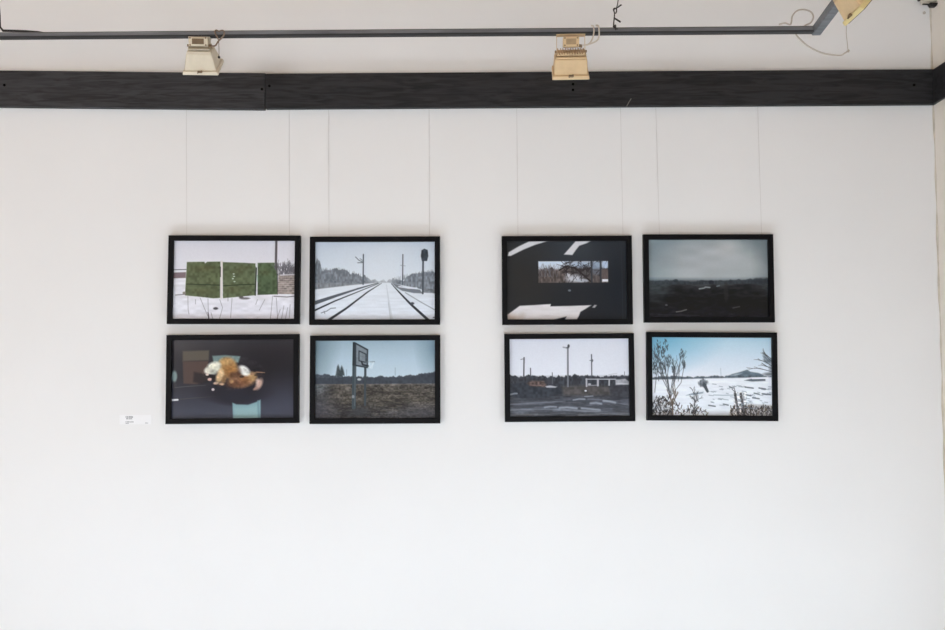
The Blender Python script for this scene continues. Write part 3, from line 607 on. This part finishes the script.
bm = bmesh.new(); square_tube(bm, Vector((0.0135, S / 2 + .001, -.0005)), Vector((0.0135, 0, 0)) + dB * 2.3, 0.029, 0, 0, .002); link('tube', bm, M['rail'], root)

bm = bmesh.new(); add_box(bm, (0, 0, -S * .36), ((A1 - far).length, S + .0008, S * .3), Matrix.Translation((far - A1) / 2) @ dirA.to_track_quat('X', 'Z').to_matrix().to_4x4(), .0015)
link('underside_shade', bm, M['rail_shade'], root)  # dark strip stands for the shade on the rail's underside and lower front
# dark tie wire from the ceiling to the rail
t0 = P(614, 25.0, DR(614))
o = Vector((t0.x, t0.y, t0.z))
def W(u, v, dd=0.0): return P(u, v, DR(614) + dd) - o
bm = bmesh.new()
up = W(618.6, -3); top = Vector((up.x + .03, up.y, ZC - .002 - o.z))
add_tube(bm, [W(613.4, 26.5, .014), W(613.6, 24), W(614.2, 18), W(614.5, 13), W(613.4, 9.4, .003), W(615, 8.2, .005), W(616.6, 9.5, .003), W(616.2, 12.6), W(614.6, 13.4)], .0022, 7, 4)
add_tube(bm, [W(613.6, 11.6), W(614.6, 8.8, .004), W(616.4, 8.2), W(617.4, 5), up, top], .0018, 7)
add_tube(bm, [W(615.8, 8.6, .002), W(621.6, 4.6, .01)], .0026, 7); add_tube(bm, [W(614.4, 18.2), W(620.4, 22, .012)], .003, 7)
rr = 0.0145; cz = W(613.6, 30.0)
add_tube(bm, [cz + Vector((0.002 * k / 4, -rr * math.cos(k * math.pi / 4), rr * math.sin(k * math.pi / 4) * 1.05)) * 1.15 for k in range(17)], .0018, 6)
ob = link('tie_wire', bm, M['dark_wire'], None, True); ob.location = o
tag(ob, 'dark twisted tie wire holding up the grey rail right of the middle lamp', 'wire')

# black cable lying on the left end of the rail
o = P(0, 31, DR(0)); bm = bmesh.new()
pts = [Vector((-.34, .03, ZC - .002 - o.z)), P(-1.2, 2, DR(0)) - o, P(0.0, 16, DR(0)) - o, P(0.1, 27, DR(0)) - o, P(3, 30.6, DR(3)) - o, P(12, 30.8, DR(12)) - o, P(26, 31.2, DR(26)) - o, P(38, 31.8, DR(38)) - o, P(47, 32.9, DR(47) - .003) - o]
add_tube(bm, pts, [.0025] * 3 + [.0035, .0045, .0045, .004, .003, .0012], 8)
ob = link('cable', bm, M['black'], None, True); ob.location = o
tag(ob, 'black cable coming down at the left edge and lying along the rail', 'cable')

# ------------------------------------------------------------------ floodlights
def floodlight(loc, rz, tilt, yoke_h, m_body, m_rim, label, box_tilt=None, fins=True, L=.064, wt=.094, bw=.054, bh=.033, yw=.0475, yo=0.0, zb=.014, vent='lamp_vent'):
    root = empty('floodlight', loc, label, 'lamp', 'cream floodlights on the rail', (0, 0, rz))
    T = Matrix.Rotation(tilt, 4, 'X') @ Matrix.Translation((0, 0, -L - .016))     # pivot sits behind the housing
    bm = bmesh.new(); add_frustum(bm, 0.004, (.114, .098), L, (wt, .062), T, .004); add_frustum(bm, L, (wt, .062), L + .006, (wt - .008, .056), T, .002)
    housing = link('housing', bm, m_body, root)
    bm = bmesh.new(); add_frustum(bm, -.008, (.126, .112), .006, (.122, .108), T, .003); link('rim', bm, m_rim, root)
    bm = bmesh.new(); add_box(bm, (0, 0, -.009), (.108, .094, .003), T); link('front_glass', bm, M['glass'], root)
    bm = bmesh.new(); add_box(bm, (0, -.057, .006), (.016, .006, .008), T, .0015); add_disc(bm, (.006, -.06, .008), .0035, .008, 'y', 10, T); add_disc(bm, (-.006, -.06, .005), .0025, .008, 'y', 10, T)
    link('latch', bm, M['lamp_dark'], root)
    bm = bmesh.new(); n = 11; fh = .010 if fins else .004
    for i in range(n): add_box(bm, ((i - (n - 1) / 2) * (wt - .016) / 10.8, 0, L + .010 + fh / 2), (.0034, .05, fh), T)
    add_box(bm, (0, 0, L + .0125), (wt - .014, .05, .003), T)
    link('cooling_fins', bm, m_body, root)
    TB = Matrix.Rotation(tilt * .35 if box_tilt is None else box_tilt, 4, 'X')
    bm = bmesh.new(); add_box(bm, (0, -.004, zb + .0165), (bw, .036, bh), TB, .003)
    bx = link('terminal_box', bm, m_body, root)
    bm = bmesh.new(); add_box(bm, (0, -.0222, zb + .0165), (bw * .62, .0012, .019), TB)
    for i in range(4): add_box(bm, (0, -.0230, zb + .0095 + i * .0048), (bw * .60, .002, .0018), TB)
    link('vent_grille', bm, M[vent], bx)
    for sx in (-1, 1):
        for dz in (.004, .028):
            bm = bmesh.new(); add_disc(bm, (sx * (bw / 2 - .006), -.0228, zb + dz), .0028, .002, 'y', 8, TB); link('screw', bm, M['lamp_dark'], bx)
    bm = bmesh.new(); add_tube(bm, [TB @ Vector((bw / 2, -.008, zb + .004)), TB @ Vector((bw / 2 + .011, -.008, zb + .002))], .0055, 10); link('cable_gland', bm, M['lamp_dark'], bx)
    # yoke: bar under the rail, two arms
    bm = bmesh.new(); add_box(bm, (0, yo / 2, yoke_h), (yw * 2 + .003, .022 + abs(yo), .003), None, .0006)
    for sx in (-1, 1): add_box(bm, (sx * yw, 0, yoke_h / 2 - .004), (.0014, .012, yoke_h + .008))
    link('yoke', bm, m_body, root)
    for sx in (-1, 1):
        bm = bmesh.new(); add_disc(bm, (sx * (yw + .0035), 0, 0), .0045, .006, 'x', 10); link('pivot_bolt', bm, M['lamp_dark'], root)
    return root
def under_rail(u):
    d = DR(u); x = P(u, 33, d).x; k = (x - A0.x) / (A1.x - A0.x); return A0 + (A1 - A0) * k - Vector((0, 0, S / 2))
ya, yb = .027, .056
q = under_rail(200.2); L1 = floodlight(q - Vector((0, 0, ya + .0022)), R(2), R(44), ya, M['lamp_a'], M['lamp_a'], 'pale cream floodlight hanging under the rail at left, above the gate photo', R(10), False, .062, .088, .066, .030, .036, zb=-.006, vent='lamp_dark')
q = under_rail(570.5); L2 = floodlight(q - Vector((0, 0, yb + .0022)), R(-3), R(38), yb, M['lamp_b'], M['lamp_b'], 'yellowed cream floodlight hanging under the rail above the dark narrow window photo', L=.055, wt=.109)
def cable_of(root, pts, r, m, sm=5):
    inv = (Matrix.Translation(root.location) @ root.rotation_euler.to_matrix().to_4x4()).inverted()
    bm = bmesh.new(); add_tube(bm, [inv @ Vector(p) for p in pts], r, 8, sm); return link('cable', bm, m, root, True)
d1 = DR(218)
cable_of(L1, [P(212.5, 46, d1 + .01), P(215.5, 45.5, d1 + .02), P(218.5, 41, d1 + .02), P(222.6, 37, d1 + .022), P(224.4, 32.8, d1 + .018), P(222.5, 30.4, d1 + .008), P(219, 31.3, d1 + .016), P(216.2, 30.2, d1 + .012), P(214.8, 32, d1 + .02), P(216.6, 36, d1 + .022), P(218.4, 39.5, d1 + .024)], .0027, M['cord_brown'])
cable_of(L1, [P(218.6, 39, d1 + .02), P(219, 50, d1 + .022), P(219, 57, d1 + .022)], [.0012] * 11, M['cord_brown'])
bm = bmesh.new(); bmesh.ops.create_uvsphere(bm, u_segments=10, v_segments=8, radius=.0045)
k = link('cable_knot', bm, M['black'], L1, True); k.location = (Matrix.Translation(L1.location) @ L1.rotation_euler.to_matrix().to_4x4()).inverted() @ P(219, 57.2, d1 + .022)
d2 = DR(595)
cable_of(L2, [P(582, 45.2, d2 + .02), P(587, 45, d2 + .02), P(591, 41.5, d2 + .02), P(593.2, 36, d2 + .02), P(594, 30, d2 + .02), P(593, 26, d2 + .012), P(591.6, 25.6, d2 - .004)], .0026, M['cord'])
cable_of(L2, [P(584, 45.4, d2 + .024), P(590, 44, d2 + .024), P(597, 40.5, d2 + .022), P(599, 36, d2 + .02), P(599, 30, d2 + .02), P(598.4, 25.8, d2 + .012), P(596, 25.4, d2 - .006)], .0026, M['cord'])
# third lamp, hung from the rail end that comes towards the viewer, aimed at the right wall
d3 = 0.97
L3 = floodlight(P(842, -16, d3), R(-90), R(50), .055, M['lamp_b'], M['lamp_c'], 'cream floodlight cut off by the top edge near the right corner', R(20), yo=.052)

# thin cable looped over the rail corner
du = DR(800); o = P(797, 30, du)
def Q(u, v, dd=0.0): return P(u, v, du + dd) - o
bm = bmesh.new()
add_tube(bm, [Q(779, 24.4, .012), Q(785, 23.2, .012), Q(790, 24.6, .012), Q(791.4, 22, .01), Q(792.4, 16, .01), Q(797, 10.8, .01), Q(804, 9.6, .008), Q(811, 12, .006), Q(813.4, 17, .004), Q(811, 22.5, -.004), Q(806, 25, -.016),
              Q(799, 30, -.022), Q(796, 34, -.02), Q(801, 40, -.01), Q(808, 46.2), Q(818, 51.4), Q(828, 54.2), Q(840, 55.4), Q(845, 53), Q(847.6, 51.2)], .0026, 8, 5)
add_tube(bm, [Q(847.6, 51.2), Q(848.2, 50.9), Q(849.2, 51.6)], [.003, .0055, .004], 8)
add_tube(bm, [Q(848, 50.6), Q(847.2, 42, -.02), Q(846.2, 33, -.06), Q(846.6, 26, -.1)], .001, 6)
ob = link('loose_cable', bm, M['cord_grey'], None, True); ob.location = o
tag(ob, 'thin grey cable looped over the rail corner and sagging below it', 'cable')

# fixture in the top right corner
o = P(930, 0, .03)
root = empty('wall_fixture', o, 'small pale wall fixture with black underside clip at the top of the right corner', 'fixture')
bm = bmesh.new(); add_frustum(bm, -.013, (.052, .05), .05, (.078, .055), None, .006); link('body', bm, M['fix_body'], root)
bm = bmesh.new(); q = P(933.5, 4.6, .05) - o; add_frustum(bm, q.z - .008, (.02, .02), q.z + .006, (.034, .026), Matrix.Translation((q.x, q.y + .006, 0)), .003); add_tube(bm, [P(922.5, 4.2, .05) - o, P(929, 4.4, .05) - o], .003, 8); link('clip', bm, M['black'], root)
bm = bmesh.new(); q = P(919, .2, .03) - o; add_frustum(bm, q.z - .004, (.008, .01), q.z + .012, (.012, .014), Matrix.Translation((q.x, q.y, 0)), .002); link('knob', bm, M['black'], root)
o = P(924, 13, 0); bm = bmesh.new(); add_disc(bm, (0, -.002, 0), .0055, .004, 'y', 12); ob = link('nail', bm, M['cord_grey']); ob.location = o
tag(ob, 'small grey nail head in the wall below the corner fixture', 'nail')

# ------------------------------------------------------------------ view
SC.view_settings.view_transform = 'Standard'; SC.view_settings.look = 'None'
SC.view_settings.exposure = -0.03; SC.view_settings.gamma = 1.0; SC.view_settings.use_curve_mapping = False
